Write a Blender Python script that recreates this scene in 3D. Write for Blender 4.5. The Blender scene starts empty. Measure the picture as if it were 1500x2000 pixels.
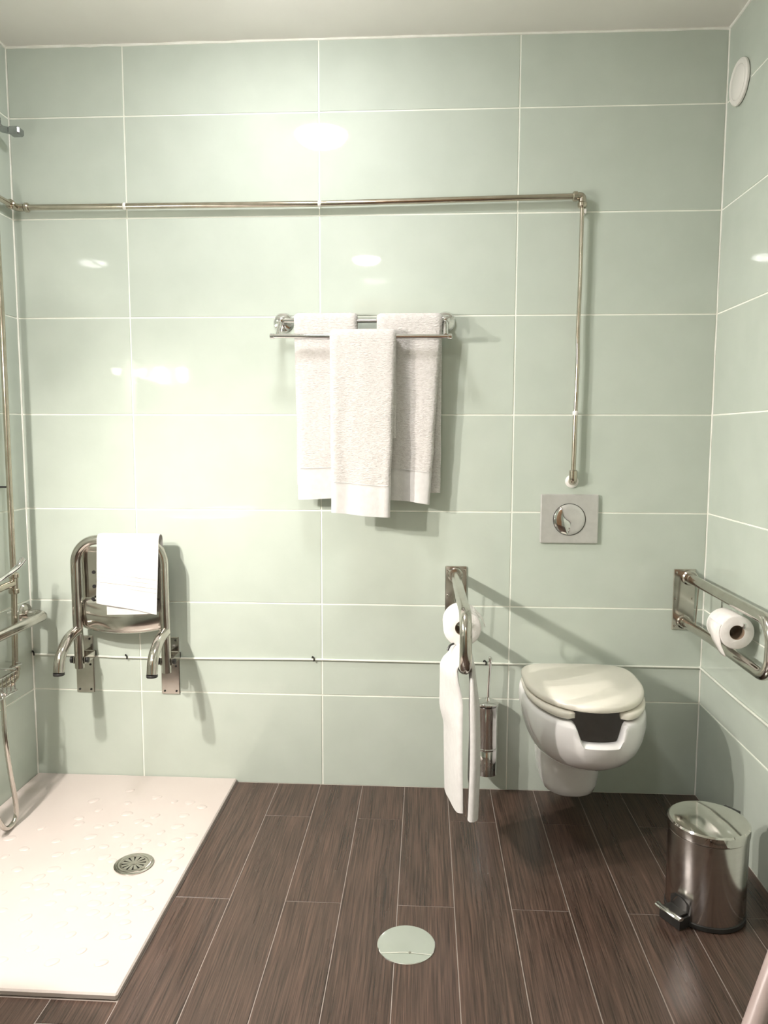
import bpy, math, random
from mathutils import Vector, Matrix, noise
S = bpy.context.scene
C = S.collection
random.seed(7)

# ------------------------------------------------------------------ camera
XL, XR, ZC, YF = -0.2216, 1.9426, 2.3235, -2.95
F_PX = 1461.55
cam_d = bpy.data.cameras.new('camera'); cam = bpy.data.objects.new('camera', cam_d); C.objects.link(cam)
cam_d.sensor_fit = 'VERTICAL'; cam_d.sensor_height = 36.0; cam_d.lens = F_PX / 2000 * 36
cam_d.clip_start = 0.02
p, yw, r = 0.09998, 0.05578, -0.0026
fwd = Vector((-math.sin(yw)*math.cos(p), math.cos(yw)*math.cos(p), -math.sin(p)))
rt = Vector((math.cos(yw), math.sin(yw), 0)); dn = fwd.cross(rt)
rt2 = math.cos(r)*rt + math.sin(r)*dn; dn2 = -math.sin(r)*rt + math.cos(r)*dn
M4 = Matrix.Identity(4)
for i in range(3):
    M4[i][0] = rt2[i]; M4[i][1] = -dn2[i]; M4[i][2] = -fwd[i]
M4.translation = Vector((1.07282, -2.34884, 1.13955))
cam.matrix_world = M4
S.camera = cam
# ------------------------------------------------------------------ world, exposure
w = bpy.data.worlds.new('world'); S.world = w; w.use_nodes = True
w.node_tree.nodes['Background'].inputs[0].default_value = (0.05, 0.05, 0.05, 1)
w.node_tree.nodes['Background'].inputs[1].default_value = 0.2
S.view_settings.view_transform = 'Standard'; S.view_settings.look = 'None'
S.view_settings.gamma = 1.0; S.view_settings.use_curve_mapping = False
S.view_settings.exposure = 1.12
DOME_STRENGTH = 54.0       # opal ceiling lamp
BULB_STRENGTH = 470.0      # mirror spots, glowing face
SPOT_WATTS = 28.0          # mirror spots, beam
FILL_DOME_STRENGTH = 60.0  # rear ceiling dome, glow added as fill light

# ------------------------------------------------------------------ materials
def mat(name, col, rough=0.5, metal=0.0, spec=0.5, coat=0.0, emit=None, es=0.0):
    m = bpy.data.materials.new(name); m.use_nodes = True
    b = m.node_tree.nodes['Principled BSDF']
    b.inputs['Base Color'].default_value = (*col, 1); b.inputs['Roughness'].default_value = rough
    b.inputs['Metallic'].default_value = metal; b.inputs['Specular IOR Level'].default_value = spec
    b.inputs['Coat Weight'].default_value = coat
    if emit: b.inputs['Emission Color'].default_value = (*emit, 1); b.inputs['Emission Strength'].default_value = es
    return m
def nodes(m):
    nt = m.node_tree
    return nt.nodes, nt.links, nt.nodes['Principled BSDF']
def noise_mix(m, c1, c2, scale, coord='Object', stretch=(1,1,1), detail=4, lo=.35, hi=.65, rough=None, bump=0, bscale=None, rnd=False):
    n, l, b = nodes(m)
    tc = n.new('ShaderNodeTexCoord'); mp = n.new('ShaderNodeMapping'); l.new(tc.outputs[coord], mp.inputs[0])
    mp.inputs['Scale'].default_value = stretch
    if rnd:
        oi = n.new('ShaderNodeObjectInfo'); mu = n.new('ShaderNodeMath'); mu.operation = 'MULTIPLY'; mu.inputs[1].default_value = 37.0
        l.new(oi.outputs['Random'], mu.inputs[0]); l.new(mu.outputs[0], mp.inputs['Location'])
    tx = n.new('ShaderNodeTexNoise'); tx.inputs['Scale'].default_value = scale; tx.inputs['Detail'].default_value = detail
    l.new(mp.outputs[0], tx.inputs['Vector'])
    cr = n.new('ShaderNodeValToRGB'); cr.color_ramp.elements[0].position = lo; cr.color_ramp.elements[1].position = hi
    cr.color_ramp.elements[0].color = (*c1, 1); cr.color_ramp.elements[1].color = (*c2, 1)
    l.new(tx.outputs[0], cr.inputs[0]); l.new(cr.outputs[0], b.inputs['Base Color'])
    if rough:
        mr = n.new('ShaderNodeMapRange'); mr.inputs[3].default_value = rough[0]; mr.inputs[4].default_value = rough[1]
        l.new(tx.outputs[0], mr.inputs[0]); l.new(mr.outputs[0], b.inputs['Roughness'])
    if bump:
        t2 = tx
        if bscale:
            t2 = n.new('ShaderNodeTexNoise'); t2.inputs['Scale'].default_value = bscale; t2.inputs['Detail'].default_value = 2; l.new(mp.outputs[0], t2.inputs['Vector'])
        bp = n.new('ShaderNodeBump'); bp.inputs['Strength'].default_value = bump; bp.inputs['Distance'].default_value = .002
        l.new(t2.outputs[0], bp.inputs['Height']); l.new(bp.outputs[0], b.inputs['Normal'])
    return m
M = {}
M['tile'] = noise_mix(mat('sage_tile', (.5,.58,.46), .07), (.500,.555,.488), (.525,.580,.512), 9, bump=.006, bscale=5, rnd=True, rough=(.022,.034))
M['grout'] = noise_mix(mat('grout', (.8,.82,.75), .8), (.80,.82,.73), (.90,.91,.83), 12)
M['floor_grout'] = mat('floor_grout', (.30,.255,.225), .8)
M['plaster'] = noise_mix(mat('plaster', (.8,.78,.72), .85), (.84,.82,.77), (.88,.86,.81), 3, bump=.15, bscale=40)
M['caulk'] = noise_mix(mat('caulk', (.85,.85,.78), .6), (.82,.82,.74), (.90,.90,.84), 20)
M['chrome'] = noise_mix(mat('chrome', (.75,.74,.73), .06, 1), (.72,.71,.70), (.78,.77,.76), 30, rough=(.04,.09))
M['steel'] = noise_mix(mat('stainless', (.6,.57,.53), .15, 1), (.56,.525,.48), (.63,.60,.555), 25, rough=(.10,.18))
M['brushed'] = noise_mix(mat('brushed_steel', (.6,.57,.54), .2, 1), (.60,.57,.54), (.63,.60,.57), 60, stretch=(.05,.05,4), rough=(.15,.19))
M['polished'] = noise_mix(mat('polished_steel', (.6,.58,.54), .06, 1), (.60,.58,.54), (.64,.62,.58), 20, rough=(.05,.08))
M['grey_chrome'] = noise_mix(mat('grey_chrome', (.36,.37,.38), .12, 1), (.34,.35,.36), (.42,.43,.44), 40, rough=(.10,.2))
M['pipe'] = noise_mix(mat('warm_pipe', (.55,.49,.41), .18, 1), (.50,.45,.37), (.60,.54,.46), 25, rough=(.12,.24))
M['satin'] = noise_mix(mat('satin_plate', (.62,.60,.57), .3, .55), (.62,.61,.59), (.66,.65,.63), 50, rough=(.28,.36))
M['porcelain'] = noise_mix(mat('porcelain', (.84,.83,.82), .07, 0, .5, .4), (.83,.815,.81), (.86,.845,.84), 5)
M['seat_plastic'] = noise_mix(mat('seat_plastic', (.84,.8,.7), .22), (.83,.79,.69), (.86,.82,.73), 6)
M['tray'] = noise_mix(mat('tray_acrylic', (.78,.72,.68), .28), (.55,.485,.448), (.57,.51,.472), 4)
M['white'] = noise_mix(mat('white_plastic', (.8,.78,.73), .4), (.79,.77,.73), (.83,.81,.77), 10)
M['cable'] = noise_mix(mat('cable_sheath', (.72,.74,.66), .4), (.68,.70,.62), (.76,.78,.70), 20)
M['black'] = noise_mix(mat('black_plastic', (.02,.02,.02), .4), (.015,.015,.014), (.028,.026,.024), 20)
M['dark'] = noise_mix(mat('dark_recess', (.01,.01,.01), .8), (.008,.008,.007), (.016,.014,.012), 30)
M['paper'] = noise_mix(mat('tissue_paper', (.86,.82,.78), .9), (.84,.80,.765), (.89,.86,.83), 60, bump=.3, bscale=220)
M['card'] = noise_mix(mat('cardboard', (.3,.22,.15), .9), (.26,.19,.13), (.34,.25,.17), 40)
M['border'] = noise_mix(mat('towel_border', (.88,.85,.82), .85), (.62,.605,.588), (.66,.645,.628), 60, bump=.25, bscale=260)
M['wood_door'] = noise_mix(mat('door_wood', (.35,.2,.1), .4), (.30,.17,.09), (.42,.26,.15), 6, stretch=(8,8,.6))
M['mirror'] = noise_mix(mat('mirror_glass', (.9,.9,.9), .01, 1), (.88,.9,.89), (.9,.92,.91), 2)
M['lamp_glow'] = mat('lamp_opal', (.9,.88,.82), .3, emit=(1.0,.965,.975), es=DOME_STRENGTH)
M['fill_glow'] = mat('lamp_opal_fill', (.9,.88,.82), .3, emit=(1.0,.97,.96), es=FILL_DOME_STRENGTH)
M['bulb'] = mat('spot_bulb', (.9,.88,.8), .3, emit=(1.0,.925,.87), es=BULB_STRENGTH)
M['pole'] = noise_mix(mat('pole_paint', (.62,.50,.47), .35), (.40,.315,.295), (.45,.36,.34), 12)

def terry():
    m = mat('terry', (.88,.85,.81), .95, spec=.2); n, l, b = nodes(m)
    tc = n.new('ShaderNodeTexCoord'); mp = n.new('ShaderNodeMapping'); mp.inputs['Scale'].default_value = (1,1,2.6)
    l.new(tc.outputs['Object'], mp.inputs[0])
    t1 = n.new('ShaderNodeTexNoise'); t1.inputs['Scale'].default_value = 95; t1.inputs['Detail'].default_value = 4; t1.inputs['Distortion'].default_value = .6; l.new(mp.outputs[0], t1.inputs['Vector'])
    v = n.new('ShaderNodeTexVoronoi'); v.inputs['Scale'].default_value = 190; l.new(mp.outputs[0], v.inputs['Vector'])
    ad = n.new('ShaderNodeMath'); ad.operation = 'MULTIPLY_ADD'; l.new(v.outputs['Distance'], ad.inputs[0]); ad.inputs[1].default_value = .35; l.new(t1.outputs[0], ad.inputs[2])
    bp = n.new('ShaderNodeBump'); bp.inputs['Strength'].default_value = .9; bp.inputs['Distance'].default_value = .003
    l.new(ad.outputs[0], bp.inputs['Height']); l.new(bp.outputs[0], b.inputs['Normal'])
    cr = n.new('ShaderNodeValToRGB'); cr.color_ramp.elements[0].position = .3; cr.color_ramp.elements[1].position = .6
    cr.color_ramp.elements[0].color = (.54,.51,.485,1); cr.color_ramp.elements[1].color = (.66,.635,.612,1)
    l.new(t1.outputs[0], cr.inputs[0]); l.new(cr.outputs[0], b.inputs['Base Color'])
    b.inputs['Sheen Weight'].default_value = .3
    return m
M['terry'] = terry()

def wood():
    m = mat('wenge_plank', (.08,.06,.05), .3); n, l, b = nodes(m)
    tc = n.new('ShaderNodeTexCoord'); oi = n.new('ShaderNodeObjectInfo')
    mu = n.new('ShaderNodeMath'); mu.operation = 'MULTIPLY'; mu.inputs[1].default_value = 53.0; l.new(oi.outputs['Random'], mu.inputs[0])
    av = n.new('ShaderNodeVectorMath'); av.operation = 'ADD'; l.new(tc.outputs['Object'], av.inputs[0]); l.new(mu.outputs[0], av.inputs[1])
    # gentle wander of the grain
    wn = n.new('ShaderNodeTexNoise'); wn.inputs['Scale'].default_value = 3.0; l.new(av.outputs[0], wn.inputs['Vector'])
    ws = n.new('ShaderNodeVectorMath'); ws.operation = 'SCALE'; ws.inputs['Scale'].default_value = .008; l.new(wn.outputs['Color'], ws.inputs[0])
    a2 = n.new('ShaderNodeVectorMath'); a2.operation = 'ADD'; l.new(av.outputs[0], a2.inputs[0]); l.new(ws.outputs[0], a2.inputs[1])
    mp = n.new('ShaderNodeMapping'); mp.inputs['Scale'].default_value = (360, 7.0, 1); l.new(a2.outputs[0], mp.inputs[0])
    f = n.new('ShaderNodeTexNoise'); f.inputs['Scale'].default_value = 1; f.inputs['Detail'].default_value = 3; l.new(mp.outputs[0], f.inputs['Vector'])
    m2 = n.new('ShaderNodeMapping'); m2.inputs['Scale'].default_value = (26, 1.6, 1); l.new(a2.outputs[0], m2.inputs[0])
    g = n.new('ShaderNodeTexNoise'); g.inputs['Scale'].default_value = 1; g.inputs['Detail'].default_value = 3; l.new(m2.outputs[0], g.inputs['Vector'])
    c1 = n.new('ShaderNodeValToRGB'); e = c1.color_ramp.elements
    e[0].position = .33; e[0].color = (.033,.0215,.0165,1); e[1].position = .74; e[1].color = (.120,.075,.057,1)
    l.new(f.outputs[0], c1.inputs[0])
    c2 = n.new('ShaderNodeValToRGB'); e = c2.color_ramp.elements
    e[0].position = .3; e[0].color = (.80,.80,.80,1); e[1].position = .7; e[1].color = (1.14,1.08,1.06,1)
    l.new(g.outputs[0], c2.inputs[0])
    mx = n.new('ShaderNodeMix'); mx.data_type = 'RGBA'; mx.blend_type = 'MULTIPLY'; mx.inputs[0].default_value = 1
    l.new(c1.outputs[0], mx.inputs[6]); l.new(c2.outputs[0], mx.inputs[7]); l.new(mx.outputs[2], b.inputs['Base Color'])
    bp = n.new('ShaderNodeBump'); bp.inputs['Strength'].default_value = .22; bp.inputs['Distance'].default_value = .001
    l.new(f.outputs[0], bp.inputs['Height']); l.new(bp.outputs[0], b.inputs['Normal'])
    mr = n.new('ShaderNodeMapRange'); mr.inputs[3].default_value = .22; mr.inputs[4].default_value = .36
    l.new(g.outputs[0], mr.inputs[0]); l.new(mr.outputs[0], b.inputs['Roughness'])
    return m
M['wood'] = wood()

# ------------------------------------------------------------------ mesh helpers
class MB:
    def __init__(s): s.v = []; s.f = []
    def add(s, vs, fs):
        o = len(s.v); s.v += [Vector(a) for a in vs]; s.f += [tuple(i+o for i in f) for f in fs]; return s
    def box(s, a, b, bev=0.0):
        (x0,y0,z0), (x1,y1,z1) = a, b
        if bev <= 0:
            s.add([(x0,y0,z0),(x1,y0,z0),(x1,y1,z0),(x0,y1,z0),(x0,y0,z1),(x1,y0,z1),(x1,y1,z1),(x0,y1,z1)],
                  [(0,3,2,1),(4,5,6,7),(0,1,5,4),(1,2,6,5),(2,3,7,6),(3,0,4,7)]); return s
        e = bev; vs = []; ids = {}
        X, Y, Z = (x0,x1), (y0,y1), (z0,z1)
        def sg(i): return 1 if i == 0 else -1
        for i in (0,1):
            for j in (0,1):
                for k in (0,1):
                    for ax in range(3):   # vertex lying on the face normal to ax
                        q = [X[i]+sg(i)*e, Y[j]+sg(j)*e, Z[k]+sg(k)*e]; q[ax] = (X[i],Y[j],Z[k])[ax]
                        ids[(i,j,k,ax)] = len(vs); vs.append(q)
        fs = []
        I = ids
        for i in (0,1): fs.append(tuple(I[(i,j,k,0)] for j,k in ((0,0),(1,0),(1,1),(0,1))))
        for j in (0,1): fs.append(tuple(I[(i,j,k,1)] for i,k in ((0,0),(0,1),(1,1),(1,0))))
        for k in (0,1): fs.append(tuple(I[(i,j,k,2)] for i,j in ((0,0),(1,0),(1,1),(0,1))))
        for i in (0,1):
            for j in (0,1): fs.append((I[(i,j,0,0)],I[(i,j,1,0)],I[(i,j,1,1)],I[(i,j,0,1)]))
            for k in (0,1): fs.append((I[(i,0,k,0)],I[(i,1,k,0)],I[(i,1,k,2)],I[(i,0,k,2)]))
        for j in (0,1):
            for k in (0,1): fs.append((I[(0,j,k,1)],I[(1,j,k,1)],I[(1,j,k,2)],I[(0,j,k,2)]))
        for i in (0,1):
            for j in (0,1):
                for k in (0,1): fs.append(tuple(I[(i,j,k,a)] for a in range(3)))
        return s.add(vs, fs)
    def loft(s, rings, closed=True, cap0=True, cap1=True):
        n = len(rings[0]); vs = [p for r in rings for p in r]; fs = []
        for a in range(len(rings)-1):
            for i in range(n if closed else n-1):
                j = (i+1) % n; fs.append((a*n+i, a*n+j, (a+1)*n+j, (a+1)*n+i))
        if cap0: fs.append(tuple(range(n-1, -1, -1)))
        if cap1: fs.append(tuple((len(rings)-1)*n+i for i in range(n)))
        return s.add(vs, fs)
    def tube(s, pts, rad, seg=14, cap=True, fillet=0.0, fn=8):
        pts = [Vector(a) for a in pts]
        if fillet > 0: pts = fil(pts, fillet, fn)
        rads = rad if isinstance(rad, (list, tuple)) else [rad]*len(pts)
        t0 = (pts[1]-pts[0]).normalized()
        up = Vector((0,0,1)) if abs(t0.z) < .9 else Vector((1,0,0))
        nrm = (up - t0*up.dot(t0)).normalized(); rings = []
        for i, q in enumerate(pts):
            a = pts[max(i-1,0)]; b = pts[min(i+1,len(pts)-1)]; t = (b-a).normalized()
            nrm = (nrm - t*nrm.dot(t)).normalized(); bn = t.cross(nrm)
            rings.append([q + rads[i]*(math.cos(h)*nrm + math.sin(h)*bn) for h in (2*math.pi*k/seg for k in range(seg))])
        return s.loft(rings, True, cap, cap)
    def lathe(s, prof, origin, axis=(0,0,1), seg=32, cap0=True, cap1=True):
        ax = Vector(axis).normalized(); up = Vector((0,0,1)) if abs(ax.z) < .9 else Vector((1,0,0))
        u = (up - ax*up.dot(ax)).normalized(); v = ax.cross(u); o = Vector(origin)
        rings = [[o + ax*h + rr*(math.cos(t)*u + math.sin(t)*v) for t in (2*math.pi*k/seg for k in range(seg))] for rr, h in prof]
        return s.loft(rings, True, cap0, cap1)
    def build(s, name, m, parent=None, smooth=True, ang=35, origin=None):
        base = Vector((0,0,0))
        if parent is not None: base = ORG[parent.name]
        elif origin is not None: base = Vector(origin)
        me = bpy.data.meshes.new(name); me.from_pydata([tuple(a-base) for a in s.v], [], s.f); me.update()
        import bmesh
        bm = bmesh.new(); bm.from_mesh(me); bmesh.ops.recalc_face_normals(bm, faces=bm.faces); bm.to_mesh(me); bm.free()
        if smooth:
            me.shade_smooth(); me.set_sharp_from_angle(angle=math.radians(ang))
        me.materials.append(M[m] if isinstance(m, str) else m)
        o = bpy.data.objects.new(name, me); C.objects.link(o)
        if parent is not None: o.parent = parent
        elif origin is not None: o.location = base
        ORG[o.name] = base
        return o
ORG = {}
def fil(pts, rad, fn=8):
    out = [pts[0]]
    for i in range(1, len(pts)-1):
        a, b, c = pts[i-1], pts[i], pts[i+1]
        d1 = (a-b); d2 = (c-b); rr = min(rad, d1.length*.49, d2.length*.49)
        ang = d1.angle(d2)
        if ang > 3.0: out.append(b); continue
        p1 = b + d1.normalized()*rr; p2 = b + d2.normalized()*rr
        R_ = rr*math.tan(ang/2); mid = (d1.normalized()+d2.normalized()).normalized()
        cen = b + mid*(R_/math.sin(ang/2))
        v1 = p1-cen; v2 = p2-cen; tot = v1.angle(v2); ax = v1.cross(v2).normalized()
        for k in range(fn+1): out.append(cen + (Matrix.Rotation(tot*k/fn, 3, ax) @ v1))
    out.append(pts[-1]); return out
def smoothpath(pts, n=8):
    P = [Vector(a) for a in pts]; out = []
    for i in range(len(P)-1):
        a = P[max(i-1,0)]; b = P[i]; c = P[i+1]; d = P[min(i+2,len(P)-1)]
        for k in range(n):
            t = k/n
            out.append(.5*((2*b)+(c-a)*t+(2*a-5*b+4*c-d)*t*t+(3*b-a-3*c+d)*t**3))
    out.append(P[-1]); return out
def tag(o, label, cat=None, group=None, kind=None):
    o['label'] = label
    if cat: o['category'] = cat
    if group: o['group'] = group
    if kind: o['kind'] = kind
    return o
def thing(name, label, cat, loc, group=None):
    o = bpy.data.objects.new(name, None); C.objects.link(o); o.location = loc; o.empty_display_size = .05
    ORG[o.name] = Vector(loc)
    return tag(o, label, cat, group)
def struct(o, label): return tag(o, label, kind='structure')

# ------------------------------------------------------------------ room shell
T = .0016          # how proud the tile face stands of the grout
TH = .30164; Z0 = .00155; X1 = .14183
zrows = [0.0] + [Z0 + TH*i for i in range(1, 8)] + [ZC]
G = .0022          # half joint
wall_back = struct(MB().box((XL-.1, T, -.05), (XR+.1, .1, ZC+.05)).build('wall_back', 'grout', smooth=False), 'back wall of glossy sage green tiles')
wall_left = struct(MB().box((XL-.1, YF, -.05), (XL-T, T, ZC+.05)).build('wall_left', 'grout', smooth=False), 'left wall of glossy sage green tiles')
wall_right = struct(MB().box((XR+T, YF, -.05), (XR+.1, T, ZC+.05)).build('wall_right', 'grout', smooth=False), 'right wall of glossy sage green tiles')
wall_front = struct(MB().box((XL-.1, YF-.1, -.05), (XR+.1, YF-T, ZC+.05)).build('wall_front', 'grout', smooth=False), 'tiled wall behind the viewer')
ceiling = struct(MB().box((XL-.1, YF-.1, ZC), (XR+.1, .1, ZC+.1)).build('ceiling', 'plaster', smooth=False), 'plain off white plaster ceiling')
tcache = {}
def tile(wall, axis, u0, u1, z0, z1):
    """axis: 'B' back, 'L' left, 'R' right, 'F' front ; u is the horizontal coordinate"""
    wu, wz = round(u1-u0, 4), round(z1-z0, 4); key = (axis, wu, wz)
    if key not in tcache:
        d = .006; m = MB(); e = .0008
        a, h = wu/2, wz/2
        if axis == 'B': m.box((-a,0,-h),(a,d,h), e)
        if axis == 'F': m.box((-a,-d,-h),(a,0,h), e)
        if axis == 'L': m.box((-d,-a,-h),(0,a,h), e)
        if axis == 'R': m.box((0,-a,-h),(d,a,h), e)
        o = m.build('tile', 'tile', smooth=False); tcache[key] = o.data
    else:
        o = bpy.data.objects.new('tile', tcache[key]); C.objects.link(o)
    u, z = (u0+u1)/2, (z0+z1)/2
    o.location = {'B': (u,0,z), 'F': (u,YF,z), 'L': (XL,u,z), 'R': (XR,u,z)}[axis]
    # hand laid: each face a hair out of true
    t1, t2 = random.uniform(-.0012,.0012), random.uniform(-.0009,.0009)
    o.rotation_euler = (t1, 0, t2) if axis in 'BF' else (0, t1, t2)
    o.parent = wall
xc = [XL+.001, X1, X1+.6, X1+1.2, XR-.001]
DOOR = (.62, 1.52, 2.02)
for r_ in range(8):
    z0 = zrows[r_] + (G if r_ else .001); z1 = zrows[r_+1] - (G if r_ < 7 else .006)
    for c_ in range(4):
        tile(wall_back, 'B', xc[c_]+G, xc[c_+1]-G, z0, z1)
    yc = [-.001, -.58, -1.18, -1.78, -2.38, YF+.001]
    for c_ in range(5):
        tile(wall_left, 'L', yc[c_+1]+G, yc[c_]-G, z0, z1)
        tile(wall_right, 'R', yc[c_+1]+G, yc[c_]-G, z0, z1)
    for a, b in ((XL, .2), (.2, DOOR[0]-.05), (DOOR[1]+.05, XR)):
        tile(wall_front, 'F', a+G, b-G, z0, z1)
# lumpy bead of white filler where tile meets plaster and in the corners
def bead(name, pts, rad, label):
    q = smoothpath(pts, 12); q = [a + Vector((random.uniform(-1,1), 0, random.uniform(-1,1)))*.0008 for a in q]
    return struct(MB().tube(q, [rad*random.uniform(.75,1.25) for _ in q], 8).build(name, 'caulk'), label)
bead('trim_1', [(XL,.001,ZC-.003),(.3,.001,ZC-.004),(1.0,.001,ZC-.002),(XR,.001,ZC-.003)], .0045, 'white filler bead along the top of the back wall')
bead('trim_2', [(XR,-.001,ZC),(XR,.0,1.2),(XR,.0,.45),(XR,0,0)], .0028, 'white filler bead in the right corner')
bead('trim_3', [(XL,-.001,ZC),(XL,.0,1.2),(XL,.0,.45),(XL,0,0)], .0026, 'white filler bead in the left corner')
bead('trim_4', [(XR,0,ZC-.003),(XR,-1.0,ZC-.003),(XR,YF,ZC-.003)], .004, 'white filler bead along the top of the right wall')
bead('trim_5', [(XL,0,ZC-.003),(XL,-1.0,ZC-.003),(XL,YF,ZC-.003)], .004, 'white filler bead along the top of the left wall')

# floor : plank tiles
TRX, TRY, TRZ = .456, -.97, .014
floor = struct(MB().box((XL-.1, YF-.1, -.1), (XR+.1, .1, -.0012)).build('floor', 'floor_grout', smooth=False), 'dark wenge plank tile floor with thin pale joints')
PW, PX0, YJ, PL = .13862, .59598, (-.21149, -.62343), .8239
pc = {}
def plank(x0, x1, y0, y1):
    g = .0011; key = (round(x1-x0,4), round(y1-y0,4))
    if key[0] < .012 or key[1] < .012: return
    if key not in pc:
        a, b = key[0]/2-g, key[1]/2-g
        o = MB().box((-a,-b,-.008),(a,b,0), .0006).build('plank', 'wood', smooth=False); pc[key] = o.data
    else:
        o = bpy.data.objects.new('plank', pc[key]); C.objects.link(o)
    o.location = ((x0+x1)/2, (y0+y1)/2, 0); o.parent = floor
for k in range(-7, 11):
    x0, x1 = PX0+k*PW, PX0+(k+1)*PW
    x0, x1 = max(x0, XL), min(x1, XR)
    if x1-x0 < .01: continue
    y = YJ[k % 2] + PL
    while y > YF:
        ya, yb = y-PL, y
        ya, yb = max(ya, YF), min(yb, 0.0)
        if yb-ya > .01:
            if x1 <= TRX:                       # under the shower tray nothing is laid
                if ya < TRY-.002: plank(x0, x1, ya, min(yb, TRY-.002))
            elif x0 < TRX:                      # planks cut along the tray edge
                if ya < TRY-.002: plank(x0, x1, ya, min(yb, TRY-.002))
                if yb > TRY: plank(TRX+.001, x1, max(ya, TRY-.002), yb)
            else: plank(x0, x1, ya, yb)
        y -= PL
# door behind the viewer
d = struct(MB().box((DOOR[0],YF-.02,.004),(DOOR[1],YF+.025,DOOR[2]), .004).build('door_1', 'wood_door', smooth=False), 'wooden door in the wall behind the viewer')
fr = MB(); fr.box((DOOR[0]-.05,YF-.02,0),(DOOR[0]-.002,YF+.035,DOOR[2]+.05), .004); fr.box((DOOR[1]+.002,YF-.02,0),(DOOR[1]+.05,YF+.035,DOOR[2]+.05), .004); fr.box((DOOR[0]-.002,YF-.02,DOOR[2]+.002),(DOOR[1]+.002,YF+.035,DOOR[2]+.05), .004)
fr.build('door_frame', 'wood_door', d, smooth=False)
MB().tube([(DOOR[0]+.07,YF+.025,1.0),(DOOR[0]+.07,YF+.07,1.0),(DOOR[0]+.19,YF+.07,1.0)], .009, fillet=.02).build('door_handle', 'chrome', d)
lint = MB().box((DOOR[0]-.05,YF-.002,DOOR[2]+.05),(DOOR[1]+.05,YF+.004,ZC-.004)).build('lintel_panel', 'tile', wall_front, smooth=False)

# ------------------------------------------------------------------ lamps
def ceiling_lamp(x, y, rad, depth, glow, label):
    t = thing('ceiling_lamp', label, 'lamp', (x,y,ZC), 'round ceiling lamps')
    MB().lathe([(rad+.012,0),(rad+.014,-.006),(rad+.012,-.042),(rad+.004,-.047),(rad-.004,-.045)], (x,y,ZC), seg=40).build('base_ring', 'white', t)
    pr = [(rad*math.cos(a), -.045-depth*math.sin(a)) for a in [i*math.pi/2/12 for i in range(12)]] + [(.002, -.045-depth)]
    MB().lathe(pr, (x,y,ZC), seg=40).build('opal_dome', glow, t)
    return t
ceiling_lamp(.668, -.59, .098, .046, 'lamp_glow', 'lit round opal dome lamp on the ceiling near the back wall')
ceiling_lamp(.68, -2.62, .085, .03, 'fill_glow', 'round opal dome on the ceiling near the door, its glow added as fill light')  # dome behind the viewer, made to glow to lift the shadows
for (yy, zz, lb) in ((-.99, 1.437, 'small chrome spot lamp above the mirror, nearer the shower'), (-1.295, 1.462, 'small chrome spot lamp above the mirror, nearer the door')):
    t = thing('mirror_spot', lb, 'lamp', (XL, yy, zz), 'spot lamps above the mirror')
    MB().lathe([(.028,0),(.028,.008),(.012,.014),(.008,.05)], (XL+.0005,yy,zz+.03), (1,0,0), 20).build('wall_rose', 'chrome', t)
    MB().tube([(XL+.04,yy,zz+.03),(XL+.1,yy,zz+.03)], .006, 10).build('arm', 'chrome', t)
    MB().lathe([(.008,.05),(.024,.044),(.032,.026),(.036,.006)], (XL+.1,yy,zz-.002), (0,0,1), 24, cap0=True, cap1=False).build('shade', 'grey_chrome', t)
    MB().lathe([(.002,-.024),(.011,-.022),(.018,-.014),(.021,-.003),(.020,.008),(.014,.017),(.002,.020)], (XL+.1,yy,zz), (0,0,1), 24).build('bulb', 'bulb', t)
    sd_ = bpy.data.lights.new('spot_beam', 'SPOT'); so = bpy.data.objects.new('spot_beam', sd_); C.objects.link(so); so.parent = t
    sd_.energy = SPOT_WATTS; sd_.color = (1.0,.925,.86); sd_.spot_size = math.radians(152); sd_.spot_blend = 1.0; sd_.shadow_soft_size = .018
    so.location = (.104, 0, -.034); so.rotation_euler = Vector((.68,.2,-.70)).to_track_quat('-Z','Y').to_euler()
# basin and mirror on the left wall, beyond the shower, out of the photograph's view
t = thing('washbasin', 'white wall hung washbasin below the mirror', 'washbasin', (XL,-1.44,0))
def basin_ring(x1, hw, z, n=40, pw=3.2):
    out = []
    for i in range(n):
        a = 2*math.pi*i/n; c, s_ = math.cos(a), math.sin(a)
        xm = (XL+.001+x1)/2; xr = (x1-XL-.001)/2
        out.append(Vector((xm + xr*math.copysign(abs(c)**(2/pw), c), -1.44 + hw*math.copysign(abs(s_)**(2/pw), s_), z)))
    return out
rings = [basin_ring(.02,.10,.60), basin_ring(.10,.17,.63), basin_ring(.18,.27,.69), basin_ring(.215,.31,.735), basin_ring(.215,.31,.755), basin_ring(.205,.30,.76)]
inner = []
for (x0_, x1_, hw_, z_) in ((XL+.09,.19,.28,.758),(XL+.10,.18,.265,.745),(XL+.12,.15,.22,.70),(XL+.16,.10,.12,.665)):
    a_ = []
    for i in range(40):
        a = 2*math.pi*i/40; c, s_ = math.cos(a), math.sin(a)
        a_.append(Vector(((x0_+x1_)/2+(x1_-x0_)/2*math.copysign(abs(c)**.7, c), -1.44+hw_*math.copysign(abs(s_)**.7, s_), z_)))
    inner.append(a_)
MB().loft(rings+inner, True, True, True).build('bowl', 'porcelain', t)
tp = MB(); tp.lathe([(.022,0),(.02,.07),(.016,.08)], (XL+.05,-1.44,.757), (0,0,1), 20); tp.tube([(XL+.05,-1.44,.81),(XL+.10,-1.44,.83),(XL+.17,-1.44,.81)], .011, 12, fillet=.02)
tp.build('tap', 'chrome', t)
MB().tube([(XL+.15,-1.44,.60),(XL+.15,-1.44,.42),(XL+.001,-1.44,.42)], .016, 14, fillet=.05).build('waste_pipe', 'chrome', t)
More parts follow.
